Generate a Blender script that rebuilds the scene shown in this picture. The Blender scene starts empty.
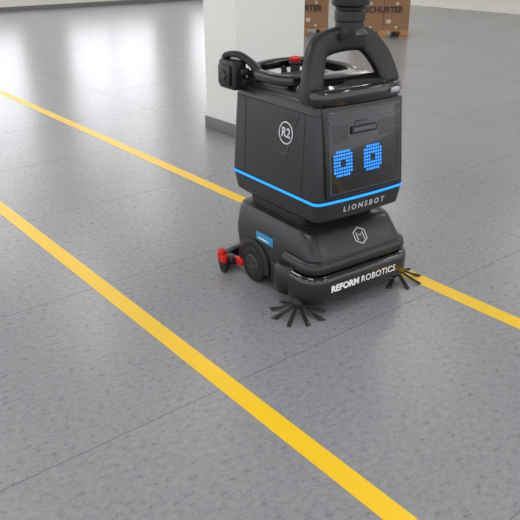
import bpy, bmesh, math, random
from mathutils import Vector, Matrix
random.seed(4)
S=bpy.context.scene
def lin(c):
    c=c/255.0
    return c/12.92 if c<=0.04045 else ((c+0.055)/1.055)**2.4
def col(r,g,b): return (lin(r),lin(g),lin(b),1)
def mat(name,c,rough=0.5,metal=0.0,emit=None,es=0,noise=0.0,nscale=60,bump=0.0,coat=0.0,spec=0.5):
    m=bpy.data.materials.new(name); m.use_nodes=True
    nt=m.node_tree; b=nt.nodes['Principled BSDF']
    b.inputs['Base Color'].default_value=c
    b.inputs['Roughness'].default_value=rough
    b.inputs['Metallic'].default_value=metal
    b.inputs['Coat Weight'].default_value=coat
    b.inputs['Specular IOR Level'].default_value=spec
    if emit:
        b.inputs['Emission Color'].default_value=emit
        b.inputs['Emission Strength'].default_value=es
    if noise>0 or bump>0:
        tc=nt.nodes.new('ShaderNodeTexCoord'); n=nt.nodes.new('ShaderNodeTexNoise')
        n.inputs['Scale'].default_value=nscale; n.inputs['Detail'].default_value=5
        nt.links.new(tc.outputs['Object'],n.inputs['Vector'])
        if noise>0:
            mx=nt.nodes.new('ShaderNodeMix'); mx.data_type='RGBA'
            mx.inputs[6].default_value=tuple(x*(1-noise) for x in c[:3])+(1,)
            mx.inputs[7].default_value=tuple(min(1,x*(1+noise)) for x in c[:3])+(1,)
            nt.links.new(n.outputs['Fac'],mx.inputs[0]); nt.links.new(mx.outputs[2],b.inputs['Base Color'])
        if bump>0:
            bp=nt.nodes.new('ShaderNodeBump'); bp.inputs['Strength'].default_value=bump; bp.inputs['Distance'].default_value=0.001
            nt.links.new(n.outputs['Fac'],bp.inputs['Height']); nt.links.new(bp.outputs['Normal'],b.inputs['Normal'])
    return m

M_body=mat('charcoal_plastic',col(35,36,39),0.32,noise=0.06,nscale=300,bump=0.10)
M_body2=mat('dark_plastic',col(25,26,28),0.3)
M_gloss=mat('gloss_black',col(13,14,16),0.14,coat=0.5)
M_black=mat('matte_black',col(16,16,18),0.42)
M_line=mat('panel_gap',col(6,6,7),0.7)
M_edge=mat('edge_grey',col(82,84,90),0.35)
M_rub=mat('rubber',col(18,18,19),0.75)
M_blue=mat('blue_led',col(20,110,200),0.4,emit=(0.004,0.24,0.95,1),es=1.7)
M_eye=mat('eye_led',col(20,110,200),0.4,emit=(0.01,0.21,0.82,1),es=1.6)
M_silver=mat('silver_print',col(205,207,210),0.35,metal=0.1)
M_white=mat('white_print',col(245,245,245),0.5)
M_red=mat('red_plastic',col(205,28,22),0.4)
M_teal=mat('blue_label',col(45,135,180),0.5)
M_bris=mat('bristle',col(12,12,13),0.6)
M_hub=mat('hub_grey',col(46,47,50),0.4)
M_steel=mat('steel',col(170,172,175),0.3,metal=0.8)

def finish(bm,name,m,parent=None,smooth=35,loc=None,rot=None):
    bmesh.ops.remove_doubles(bm,verts=bm.verts,dist=1e-6)
    bmesh.ops.recalc_face_normals(bm,faces=bm.faces)
    th=math.radians(smooth)
    for f in bm.faces: f.smooth=True
    for e in bm.edges:
        if len(e.link_faces)==2: e.smooth=e.calc_face_angle(0)<th
    me=bpy.data.meshes.new(name); bm.to_mesh(me); bm.free()
    for x in (m if isinstance(m,list) else [m]): me.materials.append(x)
    o=bpy.data.objects.new(name,me); S.collection.objects.link(o)
    if loc: o.location=loc
    if rot: o.rotation_euler=rot
    if parent: o.parent=parent
    return o
def empty(name,loc=(0,0,0),rot=(0,0,0),parent=None):
    o=bpy.data.objects.new(name,None); S.collection.objects.link(o)
    o.location=loc;o.rotation_euler=rot;o.empty_display_size=0.1
    if parent:o.parent=parent
    return o
def ring(x0,x1,y0,y1,r,bow=0,n=6,m=8):
    pts=[]
    r=min(r,(x1-x0)/2-1e-3,(y1-y0)/2-1e-3)
    def arc(cx,cy,a0):
        for i in range(n+1):
            a=a0+math.pi/2*i/n
            pts.append([cx+r*math.cos(a),cy+r*math.sin(a)])
    arc(x0+r,y0+r,math.pi)
    for i in range(1,m): pts.append([x0+r+(x1-x0-2*r)*i/m,y0])
    arc(x1-r,y0+r,1.5*math.pi)
    arc(x1-r,y1-r,0)
    arc(x0+r,y1-r,0.5*math.pi)
    cx=(x0+x1)/2;hx=(x1-x0)/2;cy=(y0+y1)/2
    if bow:
        for p in pts:
            if p[1]<cy:
                k=(cy-p[1])/(cy-y0)
                p[1]-=bow*k*(1-((p[0]-cx)/hx)**2)
    return pts
def loft(secs,closed=True):
    bm=bmesh.new(); prev=None
    for i,s in enumerate(secs):
        vs=[bm.verts.new((p[0],p[1],s[0])) for p in ring(*s[1:])]
        if prev:
            n=len(vs)
            for j in range(n): bm.faces.new((prev[j],prev[(j+1)%n],vs[(j+1)%n],vs[j]))
        elif closed: bm.faces.new(vs[::-1])
        prev=vs
    if closed: bm.faces.new(prev)
    return bm
def box(x0,x1,y0,y1,z0,z1,bev=0,seg=2,bm=None):
    b=bmesh.new()
    bmesh.ops.create_cube(b,size=1)
    bmesh.ops.scale(b,vec=(x1-x0,y1-y0,z1-z0),verts=b.verts)
    bmesh.ops.translate(b,vec=((x0+x1)/2,(y0+y1)/2,(z0+z1)/2),verts=b.verts)
    if bev: bmesh.ops.bevel(b,geom=b.edges[:],offset=bev,segments=seg,affect='EDGES',profile=0.5)
    if bm is not None:
        merge(bm,b); return bm
    return b
def merge(bm,b,mi=None,matx=None):
    if matx is not None: bmesh.ops.transform(b,matrix=matx,verts=b.verts)
    if mi is not None:
        for f in b.faces:f.material_index=mi
    me=bpy.data.meshes.new('t'); b.to_mesh(me); b.free()
    bm.from_mesh(me); bpy.data.meshes.remove(me)
def lathe(prof,n=40,axis='Z'):
    bm=bmesh.new(); rows=[]
    for r,z in prof:
        row=[]
        for i in range(n):
            a=2*math.pi*i/n
            row.append(bm.verts.new((r*math.cos(a),r*math.sin(a),z)))
        rows.append(row)
    for a,b in zip(rows,rows[1:]):
        for i in range(n): bm.faces.new((a[i],a[(i+1)%n],b[(i+1)%n],b[i]))
    bm.faces.new(rows[0][::-1]); bm.faces.new(rows[-1])
    if axis=='X': bmesh.ops.rotate(bm,cent=(0,0,0),matrix=Matrix.Rotation(math.pi/2,3,'Y'),verts=bm.verts)
    if axis=='Y': bmesh.ops.rotate(bm,cent=(0,0,0),matrix=Matrix.Rotation(math.pi/2,3,'X'),verts=bm.verts)
    return bm
def catmull(pts,closed,sub):
    P=[Vector(p) for p in pts];n=len(P);out=[]
    rng=n if closed else n-1
    for i in range(rng):
        g=lambda k:P[k%n] if closed else P[max(0,min(n-1,k))]
        a,b,c,d=g(i-1),g(i),g(i+1),g(i+2)
        for s in range(sub):
            t=s/sub
            out.append(0.5*((2*b)+(c-a)*t+(2*a-5*b+4*c-d)*t*t+(3*b-3*c+d-a)*t**3))
    if not closed: out.append(P[-1])
    return out
def tube(pts,w,h=None,closed=False,sub=6,n=12,up=Vector((0,0,1)),sq=2.0):
    if h is None:h=w
    P=catmull(pts,closed,sub) if sub>1 else [Vector(p) for p in pts]
    N=len(P); bm=bmesh.new(); rows=[]
    for i,p in enumerate(P):
        a=P[(i-1)%N] if (closed or i>0) else P[i]
        b=P[(i+1)%N] if (closed or i<N-1) else P[i]
        t=(b-a).normalized(); s=t.cross(up)
        if s.length<1e-4: s=Vector((1,0,0))
        s.normalize(); u=s.cross(t).normalized()
        row=[]
        for k in range(n):
            an=2*math.pi*k/n; ca,sa=math.cos(an),math.sin(an)
            ex=2.0/sq
            x=math.copysign(abs(ca)**ex,ca)*w;y=math.copysign(abs(sa)**ex,sa)*h
            row.append(bm.verts.new(p+s*x+u*y))
        rows.append(row)
    R=N if closed else N-1
    for i in range(R):
        a=rows[i];b=rows[(i+1)%N]
        for k in range(n): bm.faces.new((a[k],a[(k+1)%n],b[(k+1)%n],b[k]))
    if not closed: bm.faces.new(rows[0][::-1]);bm.faces.new(rows[-1])
    return bm
def text(s,name,size,m,parent,loc,rot,ext=0.0006,bold=0.0,shear=0,space=1.0):
    c=bpy.data.curves.new(name,'FONT');c.body=s;c.size=size;c.extrude=ext;c.align_x='CENTER';c.align_y='CENTER'
    c.offset=bold;c.shear=shear;c.space_character=space;c.resolution_u=3
    o=bpy.data.objects.new(name+'_c',c);S.collection.objects.link(o)
    dg=bpy.context.evaluated_depsgraph_get();dg.update()
    me=bpy.data.meshes.new_from_object(o.evaluated_get(dg))
    bpy.data.objects.remove(o)
    me.materials.clear();me.materials.append(m)
    q=bpy.data.objects.new(name,me);S.collection.objects.link(q)
    q.parent=parent;q.location=loc;q.rotation_euler=rot
    return q

# ------------------------------------------------------------ ROOM
def floor_mat():
    m=bpy.data.materials.new('vinyl_floor');m.use_nodes=True;nt=m.node_tree;N=nt.nodes;L=nt.links
    b=N['Principled BSDF']
    tc=N.new('ShaderNodeTexCoord')
    mp=N.new('ShaderNodeMapping');mp.inputs['Scale'].default_value=(1,1.4,1);mp.inputs['Rotation'].default_value=(0,0,0.35)
    L.new(tc.outputs['Object'],mp.inputs['Vector'])
    n1=N.new('ShaderNodeTexNoise');n1.inputs['Scale'].default_value=34;n1.inputs['Detail'].default_value=8;n1.inputs['Roughness'].default_value=0.75
    L.new(mp.outputs[0],n1.inputs['Vector'])
    n2=N.new('ShaderNodeTexNoise');n2.inputs['Scale'].default_value=120;n2.inputs['Detail'].default_value=3
    L.new(mp.outputs[0],n2.inputs['Vector'])
    n3=N.new('ShaderNodeTexNoise');n3.inputs['Scale'].default_value=0.7;n3.inputs['Detail'].default_value=3
    L.new(tc.outputs['Object'],n3.inputs['Vector'])
    r1=N.new('ShaderNodeValToRGB');r1.color_ramp.elements[0].position=0.34;r1.color_ramp.elements[0].color=col(124,124,128)
    r1.color_ramp.elements[1].position=0.66;r1.color_ramp.elements[1].color=col(150,150,154)
    L.new(n1.outputs['Fac'],r1.inputs[0])
    r2=N.new('ShaderNodeValToRGB');r2.color_ramp.elements[0].position=0.28;r2.color_ramp.elements[0].color=(0.5,0.5,0.5,1)
    r2.color_ramp.elements[1].position=0.39;r2.color_ramp.elements[1].color=(1,1,1,1)
    e=r2.color_ramp.elements.new(0.66);e.color=(1,1,1,1);e=r2.color_ramp.elements.new(0.75);e.color=(1.15,1.15,1.15,1)
    L.new(n2.outputs['Fac'],r2.inputs[0])
    mx=N.new('ShaderNodeMix');mx.data_type='RGBA';mx.blend_type='MULTIPLY';mx.inputs[0].default_value=1
    L.new(r1.outputs[0],mx.inputs[6]);L.new(r2.outputs[0],mx.inputs[7])
    r3=N.new('ShaderNodeValToRGB');r3.color_ramp.elements[0].position=0.3;r3.color_ramp.elements[0].color=(0.93,0.93,0.94,1)
    r3.color_ramp.elements[1].position=0.7;r3.color_ramp.elements[1].color=(1.04,1.04,1.03,1)
    L.new(n3.outputs['Fac'],r3.inputs[0])
    m2=N.new('ShaderNodeMix');m2.data_type='RGBA';m2.blend_type='MULTIPLY';m2.inputs[0].default_value=1
    L.new(mx.outputs[2],m2.inputs[6]);L.new(r3.outputs[0],m2.inputs[7])
    L.new(m2.outputs[2],b.inputs['Base Color'])
    mr=N.new('ShaderNodeMapRange');mr.inputs['To Min'].default_value=0.23;mr.inputs['To Max'].default_value=0.34
    L.new(n1.outputs['Fac'],mr.inputs['Value']);L.new(mr.outputs[0],b.inputs['Roughness'])
    bp=N.new('ShaderNodeBump');bp.inputs['Strength'].default_value=0.2;bp.inputs['Distance'].default_value=0.001
    n4=N.new('ShaderNodeTexNoise');n4.inputs['Scale'].default_value=9;n4.inputs['Detail'].default_value=2
    L.new(tc.outputs['Object'],n4.inputs['Vector'])
    L.new(n4.outputs['Fac'],bp.inputs['Height']);L.new(bp.outputs[0],b.inputs['Normal'])
    return m
FX0,FX1,FY0,FY1=-5,14,-5,16
finish(box(FX0,FX1,FY0,FY1,-0.1,0),'floor',floor_mat())
M_yel=mat('yellow_tape',col(240,196,20),0.4,noise=0.05,nscale=8)
M_seam=mat('seam',col(92,92,95),0.5)
M_base=mat('baseboard_grey',col(112,112,110),0.6)
def strip(x0,x1,y0,y1,z0,z1,name,m,parent=None):
    return finish(box(x0,x1,y0,y1,z0,z1),name,m,parent)
strip(2.407,2.489,FY0+.1,FY1-.1,0,0.0012,'floor_marking_tape',M_yel)
strip(1.172,1.250,FY0+.1,FY1-.1,0,0.0012,'floor_marking_tape.001',M_yel)
bm=bmesh.new()
for y in [-1.37,-0.35,.67,1.69,2.71,3.73,4.75,5.77,6.79,7.81,8.83,9.85]:
    box(FX0+.1,FX1-.1,y-.0014,y+.0014,0,0.0004,bm=bm)
for x in [-.72,3.28,5.28,7.28,9.28]:
    box(x-.0012,x+.0012,FY0+.1,FY1-.1,0,0.0003,bm=bm)
finish(bm,'floor_seams',M_seam)
M_wall=mat('wall_paint',col(222,220,212),0.8,noise=0.03,nscale=3)
M_ceil=mat('ceiling_paint',col(215,215,212),0.85)
M_frame=mat('window_frame',col(210,212,214),0.4)
M_pane=mat('bright_daylight_glass',(0.8,0.85,0.9,1),0.2,emit=(0.95,0.965,1,1),es=3.6)
CH=4.2
def wall_y(name,y,x0,x1,wins,sill,head):
    bm=bmesh.new()
    box(x0,x1,y,y+.2,0,sill,bm=bm); box(x0,x1,y,y+.2,head,CH,bm=bm)
    xs=[x0]+[v for w in wins for v in w]+[x1]
    for i in range(0,len(xs),2): box(xs[i],xs[i+1],y,y+.2,sill,head,bm=bm)
    finish(bm,name,M_wall)
wins=[(-3.5,-1),(0,2.5),(3.5,6),(7,9.5),(10.5,13)]
wall_y('wall_back',FY1,FX0,FX1,wins,0.9,3.4)
for i,w in enumerate(wins):
    e=empty('window_%d'%(i+1),((w[0]+w[1])/2,FY1+.1,0))
    hw=(w[1]-w[0])/2
    bm=bmesh.new()
    for a,b,c,d in [(-hw,-hw+.07,.9,3.4),(hw-.07,hw,.9,3.4),(-.035,.035,.9,3.4)]: box(a,b,-.04,.04,c,d,bm=bm)
    for c,d in [(.9,.97),(3.33,3.4),(2.4,2.46)]: box(-hw,hw,-.04,.04,c,d,bm=bm)
    finish(bm,'frame',M_frame,e)
    finish(box(-hw+.02,hw-.02,.0,.01,.93,3.37),'pane',M_pane,e)
strip(FX1,FX1+.2,FY0,FY1+.2,0,CH,'wall_right',M_wall)
strip(FX0,FX1,FY1-.02,FY1,0,.1,'baseboard_back',M_base)
strip(FX0,FX1+.2,FY0,FY1+.2,CH,CH+.15,'ceiling',M_ceil)
M_fill=mat('fill_light_panel',(0.9,0.9,0.9,1),0.5,emit=(1,0.97,0.935,1),es=20)  # glow for the added ceiling fill lights, out of view
M_lh=mat('fill_light_housing',col(230,230,230),0.5)
k=0
for x in (-3,0.5,4,7.5,11):  # unseen grid of ceiling lights, added to brighten the floor
    for y in (-2.5,1.5,5.5,9.5,13.5):
        e=empty('added_ceiling_light' if k==0 else 'added_ceiling_light.%03d'%k,(x,y,CH)); k+=1
        finish(box(-.18,.18,-.8,.8,-.07,0),'housing',M_lh,e)
        finish(box(-.15,.15,-.77,.77,-.08,-.07),'diffuser',M_fill,e)
# column
M_col=mat('column_paint',col(232,232,228),0.6,noise=0.03,nscale=4)
e=empty('column',(3.325,4.43,0))
finish(box(0,.72,0,.44,.0,CH,0.008),'shaft',M_col,e)
finish(box(-.012,.732,-.012,.452,0,.10,0.004),'baseboard_column',M_base,e)
# pallets
M_card=mat('cardboard',col(140,106,78),0.8,noise=0.08,nscale=6)
M_wood=mat('pallet_wood',col(165,125,84),0.75,noise=0.2,nscale=15)
M_print=mat('box_print',col(60,45,38),0.7)
M_cream=mat('label_paper',col(200,188,170),0.7)
def pallet_stack(name,loc,rz,cols,rows,layers):
    P=empty(name,loc,(0,0,rz))
    bm=bmesh.new(); W=.85;D=.8
    for x in (-W/2,-.07,W/2-.14): 
        for y in (-D/2,-.05,D/2-.1): box(x,x+.14,y,y+.1,.02,.1,bm=bm)
        box(x,x+.14,-D/2,D/2,0,.02,bm=bm)
    for i in range(6):
        y=-D/2+i*(D-.1)/5
        box(-W/2,W/2,y,y+.1,.1,.125,bm=bm)
    finish(bm,'pallet',M_wood,P)
    bw=W/cols;bh=.36
    bm=bmesh.new()
    for l in range(layers):
        for c in range(cols):
            for r in range(rows):
                j=random.uniform(-.004,.004)
                x=-W/2+c*bw;y=-D/2+r*D/rows;z=.126+l*(bh+.002)
                box(x+.003,x+bw-.003,y+.003+j,y+D/rows-.003+j,z,z+bh,.004,1,bm=bm)
    finish(bm,'cartons',M_card,P)
    bm=bmesh.new()
    for l in range(layers):
        for c in range(cols):
            x=-W/2+c*bw;z=.126+l*(bh+.002)
            box(x+bw/2-.02,x+bw/2+.02,-D/2-.008,-D/2-.004,z+.02,z+.06,bm=bm)
            box(x+.05,x+.12,-D/2-.008,-D/2-.004,z+.10,z+.16,bm=bm)
    finish(bm,'carton_labels',M_cream,P)
    for l in range(layers):
        text('SCHURTER','carton_print_%d'%l,.125,M_print,P,(0,-D/2-.006,.126+l*.362+.305),(math.pi/2,0,0),bold=.004)
    return P
rz=-math.radians(38.8)
pallet_stack('carton_pallet',(8.31,9.18,0),rz,2,2,3)
pallet_stack('carton_pallet.001',(9.16,8.17,0),rz,2,2,3)

# ------------------------------------------------------------ ROBOT
R=empty('floor_cleaning_robot',(2.085,2.17,0),(0,0,math.radians(-3.5)))
finish(loft([(.05,-.24,.24,-.27,.25,.06,.01),(.07,-.265,.265,-.29,.28,.07,.01),(.20,-.272,.272,-.31,.30,.06,.012),
 (.25,-.272,.272,-.312,.302,.06,.012),(.272,-.268,.268,-.30,.30,.06,.012),(.340,-.259,.257,-.252,.294,.06,.012),(.356,-.248,.246,-.232,.287,.06,.01),(.362,-.228,.226,-.20,.27,.05,.01)]),'lower_chassis',M_body,R)
finish(loft([(.355,-.22,.20,-.19,.24,.05,0),(.45,-.22,.2,-.22,.25,.05,0)]),'waist',M_black,R)
def U(off):
    pts=[]
    x0,x1,yf,yb=-.315-off,.315+off,-.355-off,-.13
    r=.10+off
    pts.append((x0,yb))
    for i in range(9):
        a=math.pi+math.pi/2*i/8; pts.append((x0+r+r*math.cos(a),yf+r+r*math.sin(a)))
    for i in range(9):
        a=1.5*math.pi+math.pi/2*i/8; pts.append((x1-r+r*math.cos(a),yf+r+r*math.sin(a)))
    pts.append((x1,yb))
    return pts
def bumper(prof,name,m):
    bm=bmesh.new();rows=[]
    for off,z in prof: rows.append([bm.verts.new((p[0],p[1],z)) for p in U(off)])
    n=len(rows)
    for i in range(n):
        a=rows[i];b=rows[(i+1)%n]
        for k in range(len(a)-1): bm.faces.new((a[k],a[k+1],b[k+1],b[k]))
    bm.faces.new([r[0] for r in rows]);bm.faces.new([r[-1] for r in rows][::-1])
    return finish(bm,name,m,R,smooth=40)
bumper([(-.075,.05),(-.03,.05),(-.014,.057),(-.004,.073),(0,.09),(.0,.16),(-.003,.173),(-.012,.185),(-.03,.192),(-.075,.194)],'front_bumper',M_gloss)
bumper([(-.08,.194),(-.033,.194),(-.018,.200),(-.014,.216),(-.020,.238),(-.036,.250),(-.085,.258)],'bumper_top_trim',M_body2)
text('REFORM','livery_text_bold',.043,M_white,R,(-.118,-.3565,.125),(math.pi/2,0,0),bold=.0017)
text('ROBOTICS','livery_text',.043,M_white,R,(.082,-.3565,.125),(math.pi/2,0,0),bold=.0003,space=1.04)
for s,nm in ((-1,'left'),(1,'right')):
    c=Vector((s*.30,-.26,0))
    bm=lathe([(.018,.03),(.03,.035),(.03,.06),(.015,.08)],20)
    bmesh.ops.translate(bm,vec=c,verts=bm.verts)
    for i in range(9):
        a=2*math.pi*i/9+.2
        d=Vector((math.cos(a),math.sin(a),0));sd=Vector((-d.y,d.x,0))
        for j in (-2,-1,0,1,2):
            st=c+d*.02+sd*j*.002+Vector((0,0,.045))
            md=c+d*.07+sd*j*.0035+Vector((0,0,.022))
            en=c+d*(.125+random.uniform(-.012,.008))+sd*(j*.0045+random.uniform(-.003,.003))+Vector((0,0,.003))
            merge(bm,tube([st,md,en],.0024,sub=3,n=5))
    finish(bm,'side_brush_'+nm,M_bris,R)
    b=lathe([(.03,.06),(.062,.062),(.072,.075),(.075,.12),(.072,.18),(.06,.20),(.03,.205)],32)
    finish(b,'brush_pod_'+nm,M_body2,R,loc=(s*.262,-.15,0))
for s,nm in ((-1,'left'),(1,'right')):
    w=lathe([(.05,-.022),(.078,-.022),(.086,-.016),(.088,0),(.086,.016),(.078,.022),(.05,.022)],40,'X')
    finish(w,'wheel_tyre_'+nm,M_rub,R,loc=(s*.266,.115,.088))
    w=lathe([(.01,-.028),(.045,-.026),(.052,-.018),(.052,.018),(.045,.026),(.01,.028)],32,'X')
    finish(w,'wheel_hub_'+nm,M_hub,R,loc=(s*.266,.115,.088))
    bm=bmesh.new()
    for i in range(5):
        a=i*2*math.pi/5
        merge(bm,lathe([(.001,-.029),(.006,-.029),(.006,.029),(.001,.029)],10,'X'),matx=Matrix.Translation((0,.03*math.cos(a),.03*math.sin(a))))
    finish(bm,'wheel_bolts_'+nm,M_black,R,loc=(s*.266,.115,.088))
    pts=[(s*.275,.115+.105*math.cos(a),.088+.105*math.sin(a)) for a in [math.radians(t) for t in range(-10,191,20)]]
    finish(tube(pts,.022,.008,sub=2,up=Vector((1,0,0)),sq=4),'wheel_arch_'+nm,M_body2,R)
    finish(box(s*.272-.006,s*.272+.006,-.06,-.02,.06,.16,.003),'skirt_'+nm,M_black,R)
    finish(box(s*.276-.004,s*.276+.004,-.075,-.05,.10,.15,.003),'cliff_sensor_'+nm,M_steel,R)
# squeegee
pts=[(-.34,.30,.05),(-.28,.35,.05),(-.12,.385,.05),(0,.39,.05),(.12,.385,.05),(.28,.35,.05),(.34,.30,.05)]
finish(tube(pts,.02,.022,sub=5,sq=4),'squeegee_bar',M_black,R)
pts=[(p[0],p[1]+.006,.0155) for p in pts]
finish(tube(pts,.004,.0155,sub=5,sq=6),'squeegee_blade',M_rub,R)
bm=bmesh.new()
merge(bm,lathe([(.010,0),(.022,.004),(.022,.03),(.012,.04)],18),matx=Matrix.Translation((-.335,.31,.07)))
box(-.352,-.325,.27,.325,.04,.085,.006,bm=bm)
box(-.30,-.282,.19,.25,.05,.085,.004,bm=bm)
finish(bm,'squeegee_knobs',M_red,R)
finish(lathe([(.01,-.012),(.024,-.012),(.026,-.008),(.026,.008),(.024,.012),(.01,.012)],20,'X'),'squeegee_roller',M_rub,R,loc=(-.345,.275,.027))
finish(box(-.325,-.28,.24,.31,.04,.08,.01),'squeegee_end_block',M_black,R)
finish(box(-.10,.10,.25,.38,.06,.16,.02),'squeegee_mount',M_black,R)
# upper body
prof=[(.408,-.21,.19,-.21,.22,.05,.0),(.414,-.239,.219,-.277,.27,.045,.01),(.430,-.256,.231,-.304,.298,.035,.012),(.50,-.265,.237,-.312,.308,.03,.012),
 (.525,-.266,.239,-.314,.312,.03,.012),(.70,-.256,.230,-.296,.310,.03,.01),(.86,-.246,.221,-.276,.306,.03,.008),(.893,-.242,.217,-.268,.302,.03,.008),(.91,-.227,.204,-.25,.288,.03,.008)]
finish(loft(prof),'upper_body',M_body,R)
def at(z):
    for a,b in zip(prof,prof[1:]):
        if a[0]<=z<=b[0]:
            t=(z-a[0])/(b[0]-a[0]); return [a[i]+(b[i]-a[i])*t for i in range(7)]
def band(z,h,off,name,m):
    a=at(z);b=at(z+h);bm=bmesh.new()
    f=lambda s,zz,o:[bm.verts.new((p[0],p[1],zz)) for p in ring(s[1]-o,s[2]+o,s[3]-o,s[4]+o,s[5],s[6])]
    rows=[f(a,a[0],-.003),f(a,a[0],off),f(b,b[0],off),f(b,b[0],-.003)]
    for i in range(3):
        n=len(rows[0])
        for j in range(n): bm.faces.new((rows[i][j],rows[i][(j+1)%n],rows[i+1][(j+1)%n],rows[i+1][j]))
    return finish(bm,name,m,R)
band(.506,.011,.002,'blue_light_strip',M_blue)
band(.519,.004,.0008,'panel_gap_lower',M_line)
band(.862,.004,.0008,'panel_gap_lid',M_line)
def sidex(z,s): 
    a=at(z); return a[1] if s<0 else a[2]
bm=bmesh.new()
for s in (-1,1):
    for (ya,za),(yb,zb) in [((-.215,.52),(-.205,.86)),((.20,.52),(.215,.86))]:
        pts=[]
        for i in range(9):
            t=i/8; z=za+(zb-za)*t; y=ya+(yb-ya)*t
            pts.append((sidex(z,s)+s*.0002,y,z))
        merge(bm,tube(pts,.0018,.0012,sub=1,n=6))
finish(bm,'panel_gap_sides',M_line,R)
lean=math.atan(.038/.335)
F=empty('front_face',(0,-.3255,.53),(-lean,0,0),R)
finish(box(-.222,.205,-.008,.03,.0,.372,.007,3),'face_frame',M_body2,F)
finish(box(-.205,.188,-.0100,.0,.016,.352,.003,2),'face_bezel',M_edge,F)
finish(box(-.201,.184,-.012,.0,.020,.348,.003,2),'face_screen',M_gloss,F)
bm=bmesh.new()
for cx in (-.138,.026):
    for i in range(8):
        for j in range(8):
            x=i-3.5;y=j-3.5
            if abs(x)>3 and abs(y)>3: continue
            if -1<x<1 and -1<y<1: continue
            px=cx+x*.0128;pz=.142+y*.0138
            d=lathe([(.0001,-.0135),(.0050,-.0133),(.0050,-.0118)],8)
            for v in d.verts: v.co=Vector((px+v.co.x,v.co.z,pz+v.co.y*1.08))
            merge(bm,d)
finish(bm,'led_eyes',M_eye,F)
finish(box(-.205,.19,-.0165,-.008,.308,.312,.001),'upper_shelf_line',M_edge,F)
finish(box(-.095,.045,-.022,0,.252,.284,.005),'depth_camera_bar',M_black,F)
finish(box(-.085,.035,-.0235,-.02,.259,.277,.003),'camera_window',M_edge,F)
bm=bmesh.new()
for i in range(10):
    box(-.19,-.11,-.0145,-.011,.228+i*.007,.2305+i*.007,bm=bm)
    box(.06,.175,-.0145,-.011,.228+i*.007,.2305+i*.007,bm=bm)
finish(bm,'vent_slats',M_hub,F)
finish(tube([(-.07,-.012,.295),(-.05,-.03,.299),(-.01,-.03,.299),(.01,-.012,.295)],.005,sub=4),'latch_handle',M_edge,F)
text('LIONSBOT','maker_text',.035,M_silver,R,(-.005,-.3215,.468),(math.pi/2+.12,0,0),space=1.55,bold=.0006)
sl=math.atan(.02/.36)
E=empty('side_emblem',(sidex(.765,-1)-.0005,-.09,.765),(0,sl,0),R)
bm=bmesh.new()
q=[(.085,-.09),(-.005,-.09),(-.07,.085),(.02,.085)]
v1=[bm.verts.new((-.001,a,b)) for a,b in q];v2=[bm.verts.new((.003,a,b)) for a,b in q]
bm.faces.new(v1);bm.faces.new(v2[::-1])
for i in range(4): bm.faces.new((v1[i],v1[(i+1)%4],v2[(i+1)%4],v2[i]))
finish(bm,'emblem_plate',M_gloss,E)
pl=tube([(-.0015,a,b) for a,b in q]+[(-.0015,q[0][0],q[0][1])],.0022,.0014,sub=1,n=6,up=Vector((1,0,0)))
finish(pl,'emblem_border',M_edge,E)
bm=tube([(-.003,.045*math.cos(a),.045*math.sin(a)) for a in [i*math.pi/14 for i in range(28)]],.003,.002,closed=True,sub=1,n=6,up=Vector((1,0,0)))
finish(bm,'emblem_ring',M_silver,E)
text('R2','emblem_letters',.055,M_silver,E,(-.003,0,0),(math.pi/2,0,-math.pi/2),bold=.001)
hexp=[(.038*math.cos(a),.038*math.sin(a),0) for a in [math.pi/6+i*math.pi/3 for i in range(6)]]
bm=tube(hexp,.003,.0015,closed=True,sub=1,n=6)
merge(bm,tube([(-.018,-.02,0),(-.018,.016,0),(0,.0,0),(.018,.016,0),(.018,-.02,0)],.0028,.0015,sub=1,n=6))
DE=empty('deck_emblem',(.015,-.290,.3065),(math.radians(53),0,0),R)
finish(bm,'emblem_ring',M_silver,DE)
finish(box(-.275,-.268,-.03,.10,.225,.265,.001),'info_label',M_teal,R)
finish(box(-.2765,-.27,-.0,.08,.236,.241,.0005),'info_label_text',M_white,R)
# top
finish(loft([(.90,-.222,.20,-.25,.285,.05,.01),(.925,-.215,.195,-.24,.275,.05,.01),(.93,-.20,.18,-.22,.26,.05,.01)]),'top_lid',M_black,R)
pts=[(-.225,.10,.965),(-.21,.22,.965),(-.12,.285,.97),(.02,.29,.975),(.15,.26,.97),(.19,.12,.965),(.18,0,.96),(.10,-.06,.955),(-.08,-.06,.955),(-.20,-.01,.96)]
finish(tube(pts,.028,.023,closed=True,sub=5,sq=3),'top_ring_rail',M_gloss,R)
bm=bmesh.new()
for x,y in ((-.18,.22),(.16,.22),(-.17,-.0),(.17,0),(0,.27)): merge(bm,tube([(x*.95,y*.95,.92),(x,y,.965)],.014,.014,sub=1,n=10))
finish(bm,'ring_posts',M_black,R)
finish(loft([(.925,-.13,.13,.02,.20,.05,0),(.95,-.12,.12,.03,.19,.05,0),(.955,-.10,.10,.05,.17,.05,0)]),'tank_cap',M_hub,R)
finish(lathe([(.022,.925),(.022,.975),(.03,.98),(.03,.985),(.01,.986)],24),'stop_button_base',M_hub,R,loc=(.03,.22,0))
finish(lathe([(.014,.98),(.014,.99),(.026,.993),(.028,1.002),(.024,1.008),(.005,1.012)],24),'emergency_stop_button',M_red,R,loc=(.03,.22,0))
bm=loft([(.915,-.215,.205,-.262,-.05,.04,.008),(.95,-.20,.19,-.245,-.06,.04,.008),(.985,-.16,.15,-.19,-.075,.04,.0),(.99,-.14,.13,-.17,-.09,.03,.0)])
finish(bm,'console',M_gloss,R)
pts=[(-.222,-.205,.915),(-.215,-.20,.97),(-.185,-.175,1.05),(-.14,-.15,1.105),(-.06,-.145,1.125),(.05,-.145,1.128),(.115,-.15,1.11),(.165,-.175,1.05),(.198,-.20,.97),(.207,-.21,.915)]
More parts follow.
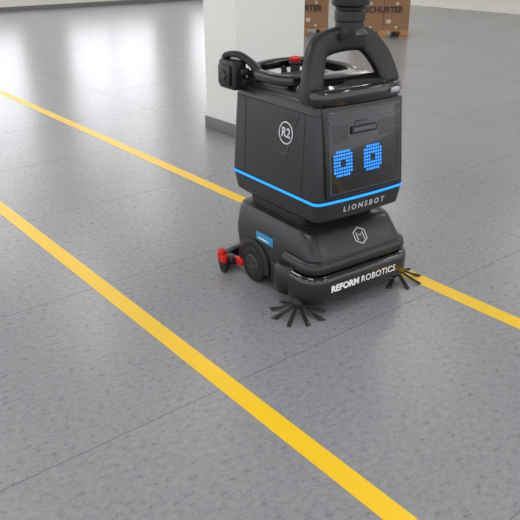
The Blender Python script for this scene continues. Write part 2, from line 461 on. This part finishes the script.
finish(tube(pts,.05,.025,sub=5,up=Vector((0,1,0)),sq=3.5,n=16),'carry_arch',M_black,R)
finish(tube([(-.228,-.17,.93),(-.218,-.25,.928),(-.12,-.283,.933),(0,-.290,.935),(.11,-.283,.933),(.2,-.25,.928),(.212,-.17,.93)],.024,.033,sub=5,sq=3),'front_lip',M_gloss,R)
finish(box(.11,.16,-.317,-.30,.925,.945,.003),'status_label',M_steel,R)
bm=lathe([(.045,1.12),(.075,1.125),(.078,1.15),(.066,1.16),(.058,1.17),(.058,1.195),(.062,1.20),(.062,1.235),(.058,1.24),(.060,1.25),(.074,1.258),(.076,1.265),(.076,1.31),(.072,1.315),(.072,1.40),(.076,1.405),(.076,1.42),(.068,1.432),(.02,1.44)],40)
finish(bm,'lidar_mast',M_black,R,loc=(.012,-.15,0))
# rear-left sensor box on bracket
bm=box(-.305,-.232,.225,.35,.89,1.015,.014,3)
box(-.318,-.305,.242,.333,.91,.995,.006,bm=bm)
box(-.26,-.20,.22,.31,.90,.94,.01,bm=bm)
box(-.275,-.19,.20,.23,.955,.985,.008,bm=bm)
finish(bm,'side_camera_pod',M_black,R)
finish(lathe([(.01,-.004),(.022,-.004),(.024,.004),(.01,.004)],20,'X'),'pod_lens',M_gloss,R,loc=(-.320,.288,.953))
finish(tube([(-.27,.34,1.0),(-.27,.325,1.03),(-.25,.26,1.035),(-.225,.20,1.005),(-.215,.15,.97)],.019,.014,sub=6,sq=3),'pod_bracket',M_black,R)

# ------------------------------------------------------------ LIGHT
w=bpy.data.worlds.new('World');S.world=w;w.use_nodes=True
w.node_tree.nodes['Background'].inputs[0].default_value=(0.89,0.91,0.95,1)
w.node_tree.nodes['Background'].inputs[1].default_value=1.65
cd=bpy.data.cameras.new('camera');cd.sensor_width=36;cd.lens=680/520*36
co=bpy.data.objects.new('camera',cd);S.collection.objects.link(co)
co.location=(0,0,1.5);co.rotation_euler=(math.radians(64.6),0,math.radians(-38.83))
S.camera=co
S.view_settings.view_transform='Standard'
